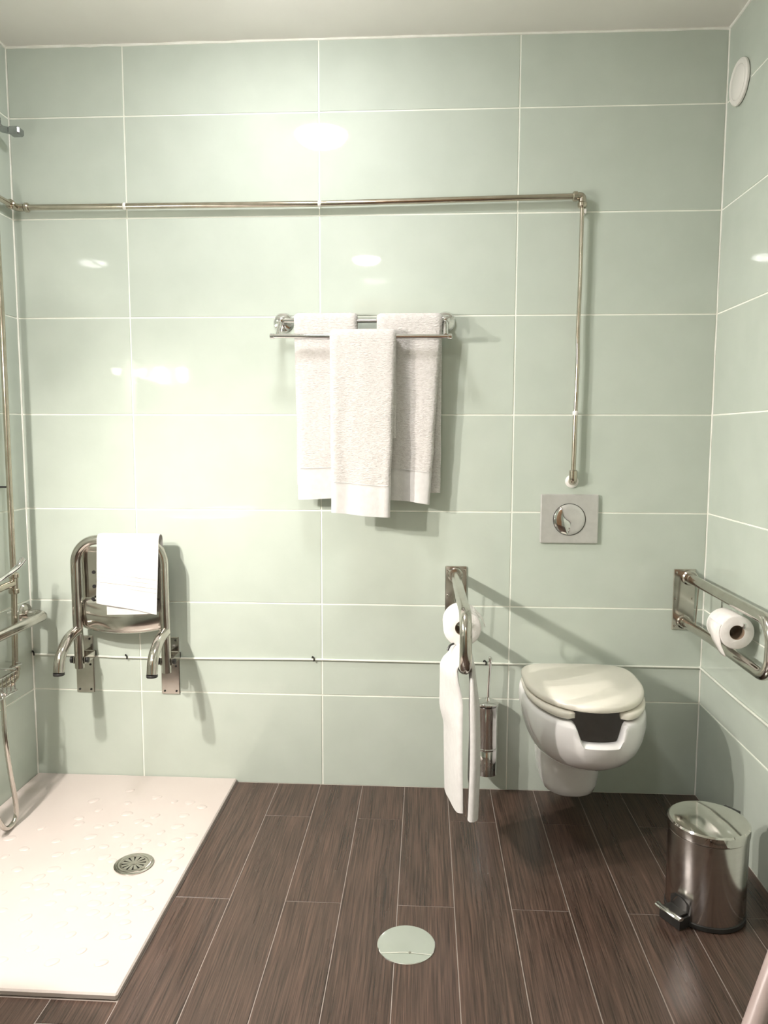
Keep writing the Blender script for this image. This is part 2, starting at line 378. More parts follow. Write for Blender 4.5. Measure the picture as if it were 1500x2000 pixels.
t = thing('wall_mirror', 'plain rectangular mirror on the left wall above the washbasin', 'mirror', (XL,-1.25,.86))
MB().box((XL+.0005,-1.52,.86),(XL+.006,-.95,1.40), .001).build('glass', 'mirror', t, smooth=False)
for a, b in ((-1.49,.862),(-.98,.862),(-1.49,1.398),(-.98,1.398)):
    MB().box((XL+.0004,a-.012,b-.012),(XL+.0085,a+.012,b+.012), .001).build('clip', 'chrome', t, smooth=False)

# ------------------------------------------------------------------ shower tray
t = thing('shower_tray', 'white acrylic shower tray with raised oval pebbles', 'shower tray', (.12,-.5,0))
MB().box((XL+.001,TRY,-.0011),(TRX,-.001,TRZ), .0035).build('slab', 'tray', t, smooth=False)
bumps = [(0.137,-0.109),(0.237,-0.149),(0.302,-0.173),(0.352,-0.175),(0.396,-0.199),(0.05,-0.183),(0.161,-0.189),(0.053,-0.287),(0.184,-0.254),(0.274,-0.264),(0.358,-0.253),(0.091,-0.239),(0.069,-0.321),(0.132,-0.332),(0.168,-0.315),(0.237,-0.296),(0.269,-0.313),(0.359,-0.317),(0.324,-0.353),(0.048,-0.415),(0.133,-0.388),(0.206,-0.374),(0.27,-0.379),(0.299,-0.404),(0.381,-0.39),(0.415,-0.365),(0.349,-0.414),(-0.028,-0.351),(-0.019,-0.459),(0.085,-0.482),(0.124,-0.462),(0.16,-0.445),(0.193,-0.434),(0.251,-0.425),(0.290,-0.444),(0.405,-0.436),(0.215,-0.486),(0.413,-0.474),(0.015,-0.555),(-0.026,-0.575),(0.108,-0.549),(0.192,-0.528),(0.245,-0.5),(0.392,-0.5),(0.418,-0.53),(0.09,-0.588),(0.205,-0.566),(0.245,-0.566),(0.076,-0.622),(0.116,-0.626),(0.165,-0.587),(0.209,-0.607),(0.249,-0.608),(0.289,-0.609),(0.328,-0.618),(0.362,-0.594),(0.397,-0.592),(0.172,-0.645),(0.24,-0.647),(0.279,-0.645),(0.342,-0.652),(0.391,-0.635),(0.101,-0.677),(0.171,-0.689),(0.232,-0.706),(0.276,-0.683),(0.314,-0.684),(0.35,-0.682),(0.384,-0.674),(0.414,-0.695),(0.031,-0.657),(0.071,-0.722),(0.141,-0.746),(0.235,-0.766),(0.29,-0.718),(0.325,-0.728),(0.358,-0.713),(0.38,-0.747),(0.173,-0.802),(0.275,-0.799),(0.346,-0.798),(0.401,-0.797),(0.212,-0.849),(0.325,-0.85),(0.277,-0.888),(0.384,-0.884),(0.165,-0.887),
 (-.16,-.45),(-.09,-.41),(-.12,-.53),(-.07,-.60),(-.16,-.62),(-.03,-.68),(-.11,-.70),(-.05,-.76),(-.15,-.79),(.03,-.79),(.10,-.83),(-.09,-.86),(.01,-.89),(-.16,-.90),(.09,-.91),(-.05,-.50)]
bm_ = []
for v_ in range(4):
    m = MB(); a0, b0, h0 = (.0175,.0125,.0030) if v_ < 2 else (.0145,.011,.0026)
    rr = []
    for kk, (sc, hh) in enumerate(((1,-.0004),(.93,.0011),(.75,.0022),(.45,.0028),(.1,.003))):
        rr.append([Vector((sc*a0*math.cos(q)*(1+.14*math.cos(q)), sc*b0*math.sin(q), hh*h0/.003)) for q in (2*math.pi*i/16 for i in range(16))])
    m.loft(rr, True, False, True)
    bm_.append(m)
bdat = []
for i, (bx, by) in enumerate(bumps):
    v_ = i % 4
    if i < 4:
        o = bm_[v_].build('pebble', 'tray', None); bdat.append(o.data)
    else:
        o = bpy.data.objects.new('pebble', bdat[v_]); C.objects.link(o)
    o.parent = t; o.location = Vector((bx,by,TRZ)) - ORG[t.name]; o.rotation_euler.z = random.uniform(-.2, 1.0); s_ = random.uniform(.85, 1.15); o.scale = (s_,s_,1)
# drain
DX, DY = .3115, -.515
dr = thing('shower_drain', 'round stainless drain with radial slots in the shower tray', 'drain', (DX,DY,TRZ))
MB().lathe([(.050,.0002),(.051,.003),(.046,.0055),(.037,.005),(.034,.0015)], (DX,DY,TRZ), seg=48, cap0=False, cap1=False).build('rim', 'steel', dr)
MB().lathe([(.036,.0005),(.001,.0005)], (DX,DY,TRZ), seg=32, cap0=False).build('well', 'dark', dr, smooth=False)
g = MB(); n = 12
g.lathe([(.0365,.0012),(.0365,.0038),(.031,.0042),(.031,.0012)], (DX,DY,TRZ), seg=48, cap0=False, cap1=False)
g.lathe([(.009,.0012),(.009,.0042),(.003,.0048)], (DX,DY,TRZ), seg=24, cap0=False)
for k in range(n):
    a = 2*math.pi*k/n; u = Vector((math.cos(a),math.sin(a),0)); v = Vector((-u.y,u.x,0)); o = Vector((DX,DY,TRZ+.0015))
    w0, w1 = .0022, .0055
    q = [o+u*.007-v*w0, o+u*.007+v*w0, o+u*.032+v*w1, o+u*.032-v*w1]
    g.add(q+[a_+Vector((0,0,.0024)) for a_ in q], [(0,1,2,3),(4,5,6,7),(0,1,5,4),(1,2,6,5),(2,3,7,6),(3,0,4,7)])
g.build('grate', 'steel', dr, ang=30)

# floor trap cover
t = thing('floor_drain_cover', 'round polished chrome drain cover set in the plank floor', 'drain', (1.0375,-.767,0))
MB().lathe([(.0655,.0002),(.0655,.0018),(.064,.0026),(.030,.0030),(.001,.0031)], (1.0375,-.767,0), seg=64, cap0=False).build('disc', 'mirror', t, ang=25)
MB().lathe([(.003,.0030),(.003,.0040),(.001,.0042)], (1.046,-.795,0), seg=12).build('screw', 'steel', t)

# ------------------------------------------------------------------ exposed water pipe
PY = -.023
t = thing('water_pipe', 'exposed metal water pipe running across the tiles and down to the cistern', 'pipe', (1.52,PY,1.0))
def fitting(mb, c, ax, ln, rad):
    ax = Vector(ax).normalized(); mb.lathe([(rad*.8,-ln/2),(rad,-ln/2+.003),(rad,ln/2-.003),(rad*.8,ln/2)], c, ax, 18)
MB().tube([(XL+.035,PY,1.841),(.75,PY,1.8395),(1.515,PY,1.850)], .0088, 16).build('horizontal_run', 'pipe', t)
MB().tube(smoothpath([(1.529,PY,1.835),(1.5285,PY,1.6),(1.5265,PY,1.45),(1.5285,PY,1.37),(1.526,PY,1.21)], 6), .0062, 14).build('thin_drop', 'pipe', t)
MB().tube([(1.526,PY,1.222),(1.5245,PY,1.03)], .0072, 14).build('lower_drop', 'pipe', t)
m = MB(); m.tube([(1.513,PY,1.850),(1.529,PY,1.850),(1.529,PY,1.832)], .0115, 16, fillet=.01); fitting(m,(1.508,PY,1.850),(1,0,0),.016,.0145); fitting(m,(1.529,PY,1.825),(0,0,1),.016,.014)
m.build('elbow', 'pipe', t)
m = MB(); fitting(m,(1.5245,PY,1.032),(0,0,1),.016,.0125); m.tube([(1.5245,PY,1.03),(1.5245,PY,1.008),(1.5245,-.006,1.004)], .0125, 16, fillet=.012)
m.build('wall_elbow', 'pipe', t)
MB().lathe([(.02,0),(.02,.005),(.014,.009)], (1.5245,-.0005,1.004), (0,-1,0), 24).build('rosette', 'white', t)
m = MB(); m.tube([(XL+.026,-.05,1.841),(XL+.026,PY,1.841),(XL+.05,PY,1.841)], .0115, 16, fillet=.012); fitting(m,(XL+.058,PY,1.841),(1,0,0),.014,.0145); fitting(m,(XL+.026,-.058,1.841),(0,1,0),.014,.0145)
m.build('corner_elbow', 'pipe', t)
for x_, z_ in ((.145,1.8402),(.746,1.8395)):
    m = MB(); fitting(m,(x_,PY,z_),(1,0,0),.010,.0108); m.tube([(x_,PY,z_),(x_,-.001,z_)], .003, 8); m.build('pipe_clip', 'white', t)
m = MB(); fitting(m,(1.526,PY,1.213),(0,0,1),.014,.0088); m.tube([(1.526,PY,1.213),(1.526,-.001,1.213)], .003, 8); m.build('pipe_clip', 'white', t)
m = MB(); m.box((1.533,PY-.004,1.800),(1.541,-.0005,1.813), .001); m.build('pipe_clip', 'white', t, smooth=False)
# shower supply: branch along the left wall, riser, fittings
RX, RY = XL+.030, -.142
t = thing('shower_riser', 'slim metal riser pipe up the left wall of the shower', 'pipe', (RX,RY,.39))
MB().tube([(XL+.026,-.06,1.841),(XL+.026,RY,1.841)], .0088, 14).build('branch', 'pipe', t)
MB().tube([(RX-.004,RY,1.846),(RX,RY,1.5),(RX,RY-.002,.72)], .0088, 14).build('riser_pipe', 'pipe', t)
MB().tube([(RX,RY-.003,.66),(RX,RY-.018,.42)], .0092, 14).build('lower_pipe', 'pipe', t)
m = MB(); m.tube([(RX,RY-.002,.715),(RX,RY-.003,.665)], .0125, 16); fitting(m,(RX,RY-.002,.712),(0,0,1),.016,.016); fitting(m,(RX,RY-.003,.664),(0,0,1),.016,.016)
m.tube([(RX,RY-.003,.688),(RX,RY-.06,.688),(RX+.004,RY-.16,.684)], .011, 14); m.build('tee', 'pipe', t)
m = MB(); fitting(m,(RX,RY-.018,.425),(0,0,1),.016,.0155); m.tube([(RX,RY-.018,.42),(RX,RY-.019,.395),(RX,RY-.06,.392),(RX,RY-.17,.392)], .0125, 16, fillet=.014); fitting(m,(RX,RY-.05,.392),(0,1,0),.014,.016)
m.build('elbow', 'pipe', t)
m = MB(); m.tube([(RX-.004,RY,.985),(XL,RY,.985)], .003, 8); m.build('pipe_clip', 'black', t)
# mixer with lever
t = thing('shower_mixer', 'chrome lever mixer on the left edge of the shower', 'tap', (RX,-.33,.55))
MB().lathe([(.018,-.055),(.026,-.05),(.028,.0),(.026,.05),(.018,.055)], (RX+.02,-.36,.69), (0,1,0), 24).build('body', 'chrome', t)
m = MB(); pth = smoothpath([(RX+.03,-.36,.712),(RX+.045,-.31,.725),(RX+.05,-.255,.738),(RX+.055,-.215,.753),(RX+.06,-.193,.772)], 8)
m.tube(pth, [.006+.0045*(i/(len(pth)-1))**2 for i in range(len(pth))], 14); m.build('lever', 'chrome', t)
MB().tube([(XL,-.36,.69),(RX,-.36,.69)], .016, 14).build('wall_union', 'chrome', t)
# hose
t = thing('shower_hose', 'flexible metal shower hose looping down to the tray', 'hose', (-.11,-.36,.03))
hp = smoothpath([(-.165,-.31,.405),(-.13,-.338,.40),(-.115,-.36,.30),(-.110,-.353,.19),(-.108,-.335,.08),(-.109,-.338,.036),(-.110,-.368,.024),(-.108,-.405,.045),(-.11,-.44,.12),(-.12,-.47,.30),(-.14,-.49,.55),(XL+.062,-.50,.70)], 12)
MB().tube(hp, [.0068 + (.0007 if i % 2 else 0) for i in range(len(hp))], 12).build('coil', 'steel', t, ang=60)
MB().tube([hp[6], hp[12]+Vector((0,0,.0))], .0095, 14).build('swivel_nut', 'chrome', t)
# hand shower on its rail bracket (mostly out of frame)
t = thing('hand_shower', 'chrome hand shower resting in its bracket on the left wall', 'shower head', (XL,-.50,.70))
MB().lathe([(.024,0),(.024,.008),(.012,.02),(.012,.05)], (XL+.0005,-.50,.80), (1,0,0), 20).build('bracket', 'chrome', t)
MB().tube([(XL+.062,-.50,.70),(XL+.067,-.50,.84),(XL+.08,-.50,.90)], [.010,.012,.014], 14).build('grip', 'chrome', t)
MB().lathe([(.014,0),(.04,.012),(.042,.024),(.036,.027)], (XL+.078,-.50,.905), (.8,0,-.45), 28).build('spray_plate', 'chrome', t)
# grab rail
GX, GZ = -.148, .566
t = thing('grab_rail', 'stainless tubular grab rail on the left shower wall', 'grab rail', (XL,-.04,GZ))
MB().lathe([(.036,0),(.037,.004),(.033,.009),(.020,.012)], (XL+.0005,-.042,GZ), (1,0,0), 32).build('flange', 'steel', t)
MB().tube([(XL+.004,-.042,GZ),(GX,-.042,GZ),(GX,-.75,GZ),(XL+.004,-.75,GZ)], .0155, 18, fillet=.034).build('tube', 'steel', t)
MB().lathe([(.036,0),(.037,.004),(.033,.009),(.020,.012)], (XL+.0005,-.75,GZ), (1,0,0), 32).build('flange', 'steel', t)
# wire basket
t = thing('wire_basket', 'chrome wire soap basket hung low on the left shower wall', 'basket', (XL,-.30,.38))
m = MB(); bx0, bx1, by0, by1 = XL+.012, -.125, -.49, -.262
BZ = .395; m.tube([(bx0,by0,.455),(bx1,by0,.455),(bx1,by1,.455),(bx0,by1,.455),(bx0,by0,.455)], .003, 8, fillet=.012); m.tube([(bx0,by0,BZ),(bx1,by0,BZ),(bx1,by1,BZ),(bx0,by1,BZ),(bx0,by0,BZ)], .0025, 8, fillet=.012)
m.build('rim_wire', 'chrome', t)
for k in range(10):
    y_ = by0+.02+(by1-by0-.04)*k/9
    MB().tube([(bx0,y_,.455),(bx0,y_,BZ),(bx1,y_,BZ),(bx1,y_,.455)], .0016, 6, fillet=.008, fn=4).build('wire', 'chrome', t)
MB().tube([(bx0+.002,-.30,.455),(XL,-.30,.455)], .004, 8).build('wall_peg', 'chrome', t); MB().tube([(bx0+.002,-.44,.455),(XL,-.44,.455)], .004, 8).build('wall_peg', 'chrome', t)
MB().tube([(-.160,-.270,.4535),(-.163,-.165,.442),(XL+.001,-.160,.445)], .0026, 8, fillet=.01).build('stay_wire', 'chrome', t)
# bracket up on the left wall
t = thing('shower_stop_tap', 'chrome square handled fitting high in the left corner', 'tap', (XL,-.085,2.05))
MB().lathe([(.028,0),(.028,.005),(.018,.013)], (XL+.0005,-.085,2.078), (1,0,0), 28).build('flange', 'grey_chrome', t)
MB().tube([(XL+.004,-.085,2.078),(XL+.02,-.085,2.05),(XL+.055,-.085,2.043)], .010, 14, fillet=.012).build('neck', 'grey_chrome', t)
MB().box((XL+.050,-.103,2.029),(XL+.086,-.068,2.052), .005).build('square_handle', 'grey_chrome', t, smooth=False)

# ------------------------------------------------------------------ thin cable along the walls
t = thing('wall_cable', 'thin pale cable clipped low along the back and right walls', 'cable', (.8,-.003,.42))
cp = smoothpath([(XL+.004,-.004,.423),(.0,-.004,.420),(.097,-.004,.4175),(.4,-.004,.4195),(.714,-.004,.4225),(1.0,-.004,.4215),(1.3,-.004,.4205),(1.6,-.004,.4205),(XR-.006,-.004,.420)], 6)
MB().tube(cp, .0034, 8).build('back_run', 'cable', t)
MB().tube(smoothpath([(XR-.006,-.004,.420),(XR-.004,-.02,.420),(XR-.004,-.25,.417),(XR-.004,-.48,.418),(XR-.004,-1.2,.42)], 6), .0034, 8).build('side_run', 'cable', t)
for x_, z_ in ((.097,.4175),(.714,.4225),(XL+.006,.424),(1.266,.4205)):
    MB().tube(smoothpath([(x_-.004,-.0005,z_+.004),(x_-.002,-.007,z_+.010),(x_+.003,-.010,z_+.006),(x_+.003,-.009,z_-.004)], 4), .0022, 6).build('cable_hook', 'dark', t)

# ------------------------------------------------------------------ towel rack
ZB1, ZB2, YB1, YB2 = 1.4905, 1.437, -.050, -.100
t = thing('towel_rack', 'chrome double bar towel rack on the back wall', 'towel rack', (.878,0,1.48))
for x_ in (.628, 1.128):
    MB().lathe([(.030,0),(.031,.004),(.027,.010),(.014,.014),(.010,.03)], (x_,-.0005,1.4905), (0,-1,0), 36).build('wall_flange', 'chrome', t)
    MB().tube([(x_,-.012,1.4905),(x_,-.05,1.4905),(x_,-.10,1.437)], .0075, 14, fillet=.015).build('bracket_arm', 'chrome', t)
    MB().lathe([(.011,-.011),(.0125,-.008),(.0125,.008),(.011,.011)], (x_,-.05,1.4905), (1,0,0), 20).build('bar_collar', 'chrome', t)
MB().tube([(.622,YB1,ZB1),(1.134,YB1,ZB1-.003)], .0068, 16).build('back_bar', 'chrome', t)
MB().tube([(.612,YB2,ZB2+.001),(1.140,YB2,ZB2-.003)], .0068, 16).build('front_bar', 'chrome', t)
for x_ in (.612, 1.140): MB().lathe([(.006,-.007),(.0085,-.005),(.0085,.005),(.006,.007)], (x_,YB2,ZB2-(.003 if x_>1 else 0)), (1,0,0), 16).build('end_cap', 'chrome', t)

# ------------------------------------------------------------------ draped towels
def drape(name, label, group, xs_top, xs_bot, bar, rad, front, back, thick, seed, axis='X', slant=0., wob=.004, bands=((.10,.012),), taper_back=0., parts=('terry','border'), nx=18, flare=0.0, cat='towel'):
    """cloth hung over a bar: profile runs back hem > over the bar > front hem, swept along the bar."""
    by, bz = bar; t = thing(name, label, cat, ((xs_top[0]+xs_top[1])/2, by, bz), group)
    R_ = rad + thick/2
    prof = []      # (offset from bar: out(-y), z, s from front hem)
    nb = 14
    for i in range(nb): prof.append((R_, -back*(1-i/nb), -1))
    for i in range(11):
        a = math.pi*i/10; prof.append((R_*math.cos(a), R_*math.sin(a), -1))
    nf = 34
    for i in range(1, nf+1): prof.append((-R_, -front*i/nf, front*(1-i/nf)))
    def pos(j, i, nrm):
        o, z, s_ = prof[j]; u = i/nx
        dn_ = max(0, -z)/max(front, 1e-3)
        x0 = xs_top[0] + (xs_bot[0]-xs_top[0])*dn_; x1 = xs_top[1] + (xs_bot[1]-xs_top[1])*dn_
        if o > 0: x0, x1 = xs_top
        x = x0+(x1-x0)*u
        ph = seed*1.7
        wv = wob*dn_*(math.sin(6.2*u+ph+1.3*dn_)+.5*math.sin(13*u+2.1*ph)) - flare*dn_*(1 if o < 0 else -.25)
        wv += (.0022*noise.noise(Vector((u*7, z*9, seed*3.1))) + .0012*noise.noise(Vector((u*11, z*60, seed*1.1))))*min(1, dn_*8)*(1 if thick > .01 else .4)
        x += .003*noise.noise(Vector((seed, z*14, u*2)))*dn_
        zz = z
        if o < 0: zz = z - slant*(u-.5)*dn_ - .004*math.sin(3.1*u+ph)*dn_
        else: zz = z + taper_back*(u-.5)
        return Vector((x, by + o + (wv if o < 0 else wv*.4) + nrm, bz + zz))
    def strip(j0, j1, th, nm, m, ins=0):
        mb = MB(); rings = []
        for j in range(j0, j1+1):
            a = prof[max(j-1,0)]; b = prof[min(j+1,len(prof)-1)]
            tv = Vector((b[0]-a[0], b[1]-a[1])).normalized(); nv = Vector((tv.y, -tv.x))   # outward
            out_, in_ = [], []
            for i in range(nx+1):
                q = pos(j, i, 0); u = i/nx
                ed = min(u, 1-u); hth = th/2*(min(1, math.sqrt(max(0, 1-(1-min(1, ed*nx/1.4))**2)))*.85+.15)
                n3 = Vector((0, -abs(nv.x) if prof[j][0] < -R_*.99 else nv.x*-1, -nv.y)) if False else None
                dirv = Vector((0, prof[j][0], max(prof[j][1],0))); dirv = dirv.normalized() if dirv.length > 1e-6 else Vector((0,0,1))
                out_.append(q + dirv*hth); in_.append(q - dirv*hth)
            rings.append(out_ + in_[::-1])
        mb.loft(rings, True, True, True)
        return mb.build(nm, m, t, ang=70)
    jf0 = len(prof)-1
    # split at bands measured from the front hem
    cuts = [k for k, pr in enumerate(prof) if pr[2] >= 0 and pr[2] <= bands[0][0]]
    jb = cuts[0]
    strip(0, jb, thick, 'cloth', M[parts[0]])
    strip(jb, jf0, thick*.86, 'border_band', M[parts[1]])
    # stitched hem ridge just above the border
    mb = MB(); ed = [pos(jb, i, -thick/2-.0004) for i in range(1, nx)]; mb.tube(ed, .0011, 6); mb.build('border_seam', M[parts[1]], t)
    return t
drape('bath_towel', 'white bath towel on the back bar, left of the three on the rack', 'towels on the chrome rack', (.672,.862), (.680,.875), (YB1,ZB1), .0072, .540, .50, .015, 1, wob=.004, flare=-.004)
drape('bath_towel', 'white bath towel on the back bar, right of the three on the rack', 'towels on the chrome rack', (.922,1.118), (.925,1.085), (YB1,ZB1-.002), .0072, .548, .52, .015, 2, wob=.006, slant=.012, flare=-.004)
t_b = drape('bath_towel', 'white bath towel on the front bar, middle of the three on the rack', 'towels on the chrome rack', (.786,.982), (.790,.966), (YB2,ZB2-.001), .0072, .530, .30, .014, 3, wob=.004, slant=.006, flare=.004)
# ------------------------------------------------------------------ folding shower seat
SXL, SXR, SY = -.024, .258, -.085
t = thing('shower_chair', 'stainless folding shower chair tipped up against the back wall', 'shower chair', (.12,0,.30))
MB().tube([(SXL,SY+.004,.405),(SXL,SY,.60),(SXL,SY,.818),(SXR,SY,.818),(SXR,SY,.60),(SXR,SY+.004,.395)], .0150, 20, fillet=.075, fn=12).build('tube_frame', 'steel', t)
# pressed seat pan with a rolled front lip
m = MB(); rings = []
prof = [(.793,-.070),(.786,-.064),(.775,-.061),(.70,-.058),(.645,-.058),(.628,-.058),(.622,-.066),(.612,-.070),(.580,-.072),(.548,-.071),(.537,-.066),(.530,-.055),(.531,-.044),(.540,-.038)]
for z_, y_ in prof:
    row = []
    for i in range(25):
        u = i/24; x_ = SXL+.001+(SXR-SXL-.006)*u
        sag = (1-(2*u-1)**2)
        zz = z_ - (.016*sag if z_ < .56 else (.004*sag if z_ < .6 else 0)); 
        if .60 < z_ < .63: zz += .006*math.sin(u*7)*0
        row.append(Vector((x_, y_ - (.012*sag if z_ < .6 else 0) + (.006 if (u in (0,1)) else 0), zz)))
    rings.append(row)
m.loft(rings, False, False, False)
pan = m.build('seat_pan', 'steel', t, ang=50)
sm = pan.modifiers.new('thickness', 'SOLIDIFY'); sm.thickness = .002; sm.offset = 0
for x_ in (.0225, .2115):
    for z_ in (.710,.664,.618+.0):
        MB().lathe([(.0058,0),(.0058,.0022),(.004,.0016),(.001,.0014)], (x_,-.0588 if z_ > .64 else -.069,z_+(.008 if z_ < .64 else 0)), (0,-1,0), 16).build('drain_hole', 'dark', t)
for x_, nm in ((SXL-.002,'L'), (SXR+.002,'R')):
    m = MB(); m.tube([(x_,SY-.004,.527),(x_,SY-.060,.520),(x_,SY-.118,.478),(x_,SY-.128,.431)], .0162, 20, fillet=.045, fn=10)
    lg = m.build('support_leg', 'steel', t)
    MB().lathe([(.0162,0),(.0168,-.001),(.0168,-.008),(.014,-.009)], (x_,SY-.128,.431), (0,0,1), 20).build('rubber_foot', 'black', lg)
for (xa, xb) in ((-.074,-.014), (.2115,.2725)):
    mid = SXL if xa < 0 else SXR
    pl = MB().box((xa,-.005,.297),(xb,-.0004,.489), .0018).build('wall_plate', 'steel', t, smooth=False)
    for bx_ in (xa+.011, xb-.011):
        for bz_ in (.308, .392, .478):
            MB().lathe([(.0034,0),(.0034,.0016),(.002,.0024)], (bx_,-.0048,bz_), (0,-1,0), 12).build('screw', 'dark', pl)
    s_ = -1 if xa < 0 else 1
    m = MB(); m.box((mid-.0195,-.086,.418),(mid-.0165,-.003,.440), .0008); m.box((mid+.0165,-.086,.418),(mid+.0195,-.003,.440), .0008); m.box((mid-.0195,-.010,.418),(mid+.0195,-.003,.440), .0008)
    m.build('hinge_bracket', 'steel', t, smooth=False)
    MB().lathe([(.004,-.030),(.011,-.029),(.011,-.022),(.004,-.021),(.004,.021),(.009,.022),(.009,.028),(.004,.029)], (mid,-.078,.43), (1,0,0), 18).build('hinge_knob', 'black', t)
# hand towel over the seat frame
drape('hand_towel', 'white hand towel folded over the tipped up shower chair', None, (.056,.251), (.050,.240), (SY,.818), .0155, .214, .09, .006, 5, slant=.040, wob=.001, bands=((.080,.0),), parts=('border','border'), flare=.003, cat='towel')
tw = [o for o in bpy.data.objects if o.name == 'hand_towel'][0]
# under layer of the fold, peeping out below
m = MB(); rings = []
for k in range(9):
    z_ = .79 - (.79-.583)*k/8; rings.append([Vector((.080+.150*u, -.1035+.0012*math.sin(5*u+k), z_+.006*u*(k/8)**2)) for u in [i/10 for i in range(11)]] + [Vector((.080+.150*u, -.0995+.0012*math.sin(5*u+k), z_+.006*u*(k/8)**2)) for u in [i/10 for i in range(10,-1,-1)]])
m.loft(rings, True); m.build('under_layer', 'border', tw, ang=70)
for zo in (.066,.078,.091,.104):   # woven ribs of the border
    m = MB(); m.tube([Vector((.0545+.184*u, -.1086, .818-.214+zo-.040*(u-.5)*(1-zo/.214))) for u in [i/10 for i in range(11)]], .0009, 6); m.build('woven_rib', 'border', tw)

# ------------------------------------------------------------------ fold down support rails
def support_rail(x, label, swing, plate, L):
    t = thing('support_rail', label, 'grab rail', (x,0,.53), 'hinged support rails beside the toilet')
    pl = MB().box((plate[0],-.005,.540),(plate[1],-.0004,.734), .002).build('wall_plate', 'steel', t, smooth=False)
    for bx_ in (plate[0]+.008, plate[1]-.008):
        for bz_ in (.553, .64, .722): MB().lathe([(.0035,0),(.0035,.0018),(.002,.0026)], (bx_,-.0048,bz_), (0,-1,0), 12).build('screw', 'steel', pl)
    def sx(y): return x + swing*(-y)
    MB().tube([(x,-.002,.707),(sx(-.2),-.2,.707),(sx(-L),-L,.707),(sx(-L),-L,.567),(sx(-.2),-.2,.567),(x-.012,-.002,.567)], .0152, 20, fillet=.055, fn=12).build('tube', 'steel', t)
    MB().lathe([(.024,0),(.024,.010),(.020,.014)], (x,-.004,.707), (0,-1,0), 24).build('socket_collar', 'steel', t)
    MB().lathe([(.022,0),(.022,.006),(.018,.009)], (x-.012,-.004,.567), (0,-1,0), 24).build('socket_collar', 'steel', t)
    MB().tube([(sx(-.085)+.001,-.085,.694),(sx(-.085)-.004,-.085,.58)], .0028, 8).build('tie_wire', 'steel', t)
    # paper arm
    hx = sx(-.3)
    MB().tube([(sx(-.27),-.27,.692),(sx(-.27),-.27,.652),(hx,-.29,.6515),(hx+.001,-.415,.6515),(hx+.001,-.418,.665)], .0038, 10, fillet=.008).build('paper_arm', 'chrome', t)
    return t
RL = .575
support_rail(1.168, 'hinged steel support rail on the wall left of the toilet', .008, (1.137,1.205), RL)
support_rail(1.893, 'hinged steel support rail in the right corner', -.004, (1.846,1.913), RL)
def paper_roll(cx, cz, y0, y1, rad, label, flap):
    t = thing('toilet_paper_roll', label, 'toilet paper', (cx,y0,cz), 'toilet paper rolls on the rails')
    rc = .0195
    MB().lathe([(rc,0),(rad-.003,0),(rad,.003),(rad,y0-y1-.003),(rad-.003,y0-y1),(rc,y0-y1),(rc,0)], (cx,y0,cz), (0,-1,0), 40, False, False).build('paper', 'paper', t, ang=50)
    MB().lathe([(rc,.001),(rc,y0-y1-.001),(rc-.0012,y0-y1-.001),(rc-.0012,.001),(rc,.001)], (cx,y0,cz), (0,-1,0), 28, False, False).build('core', 'card', t)
    m = MB(); rings = []
    for k in range(9):
        if flap == 'left':      # loose end hangs down the left side
            a = math.pi*.85 + .18*k; q = Vector((cx+(rad+.001)*math.cos(a), 0, cz+(rad+.001)*math.sin(a)))
            if k > 3: q = Vector((cx-(rad-.006)+.0035*(k-3)-.004, 0, cz-.026-.008*(k-3)))
            ya, yb = y0-.012-.003*k*(k>3)*1.6, y1+.002+(.0 if k < 5 else .000)
        else:
            a = math.pi*.28 - .13*k; rr = rad+.001+(.003*max(0,k-3)); q = Vector((cx+rr*math.cos(a), 0, cz+rr*math.sin(a)))
            ya, yb = y0-.004+.002*k, y1+.030+.003*k
        rings.append([Vector((q.x,ya,q.z)), Vector((q.x,(ya+yb)/2,q.z-.0015)), Vector((q.x,yb,q.z))])
    m.loft(rings, False, False, False); fl = m.build('loose_sheet', 'paper', t, ang=70)
    s2 = fl.modifiers.new('thickness', 'SOLIDIFY'); s2.thickness = .0008
    return t
paper_roll(1.1725, .636, -.305, -.400, .0500, 'toilet paper roll on the rail left of the toilet', 'right')
paper_roll(1.8825, .6365, -.305, -.400, .0445, 'toilet paper roll on the rail in the right corner', 'left')

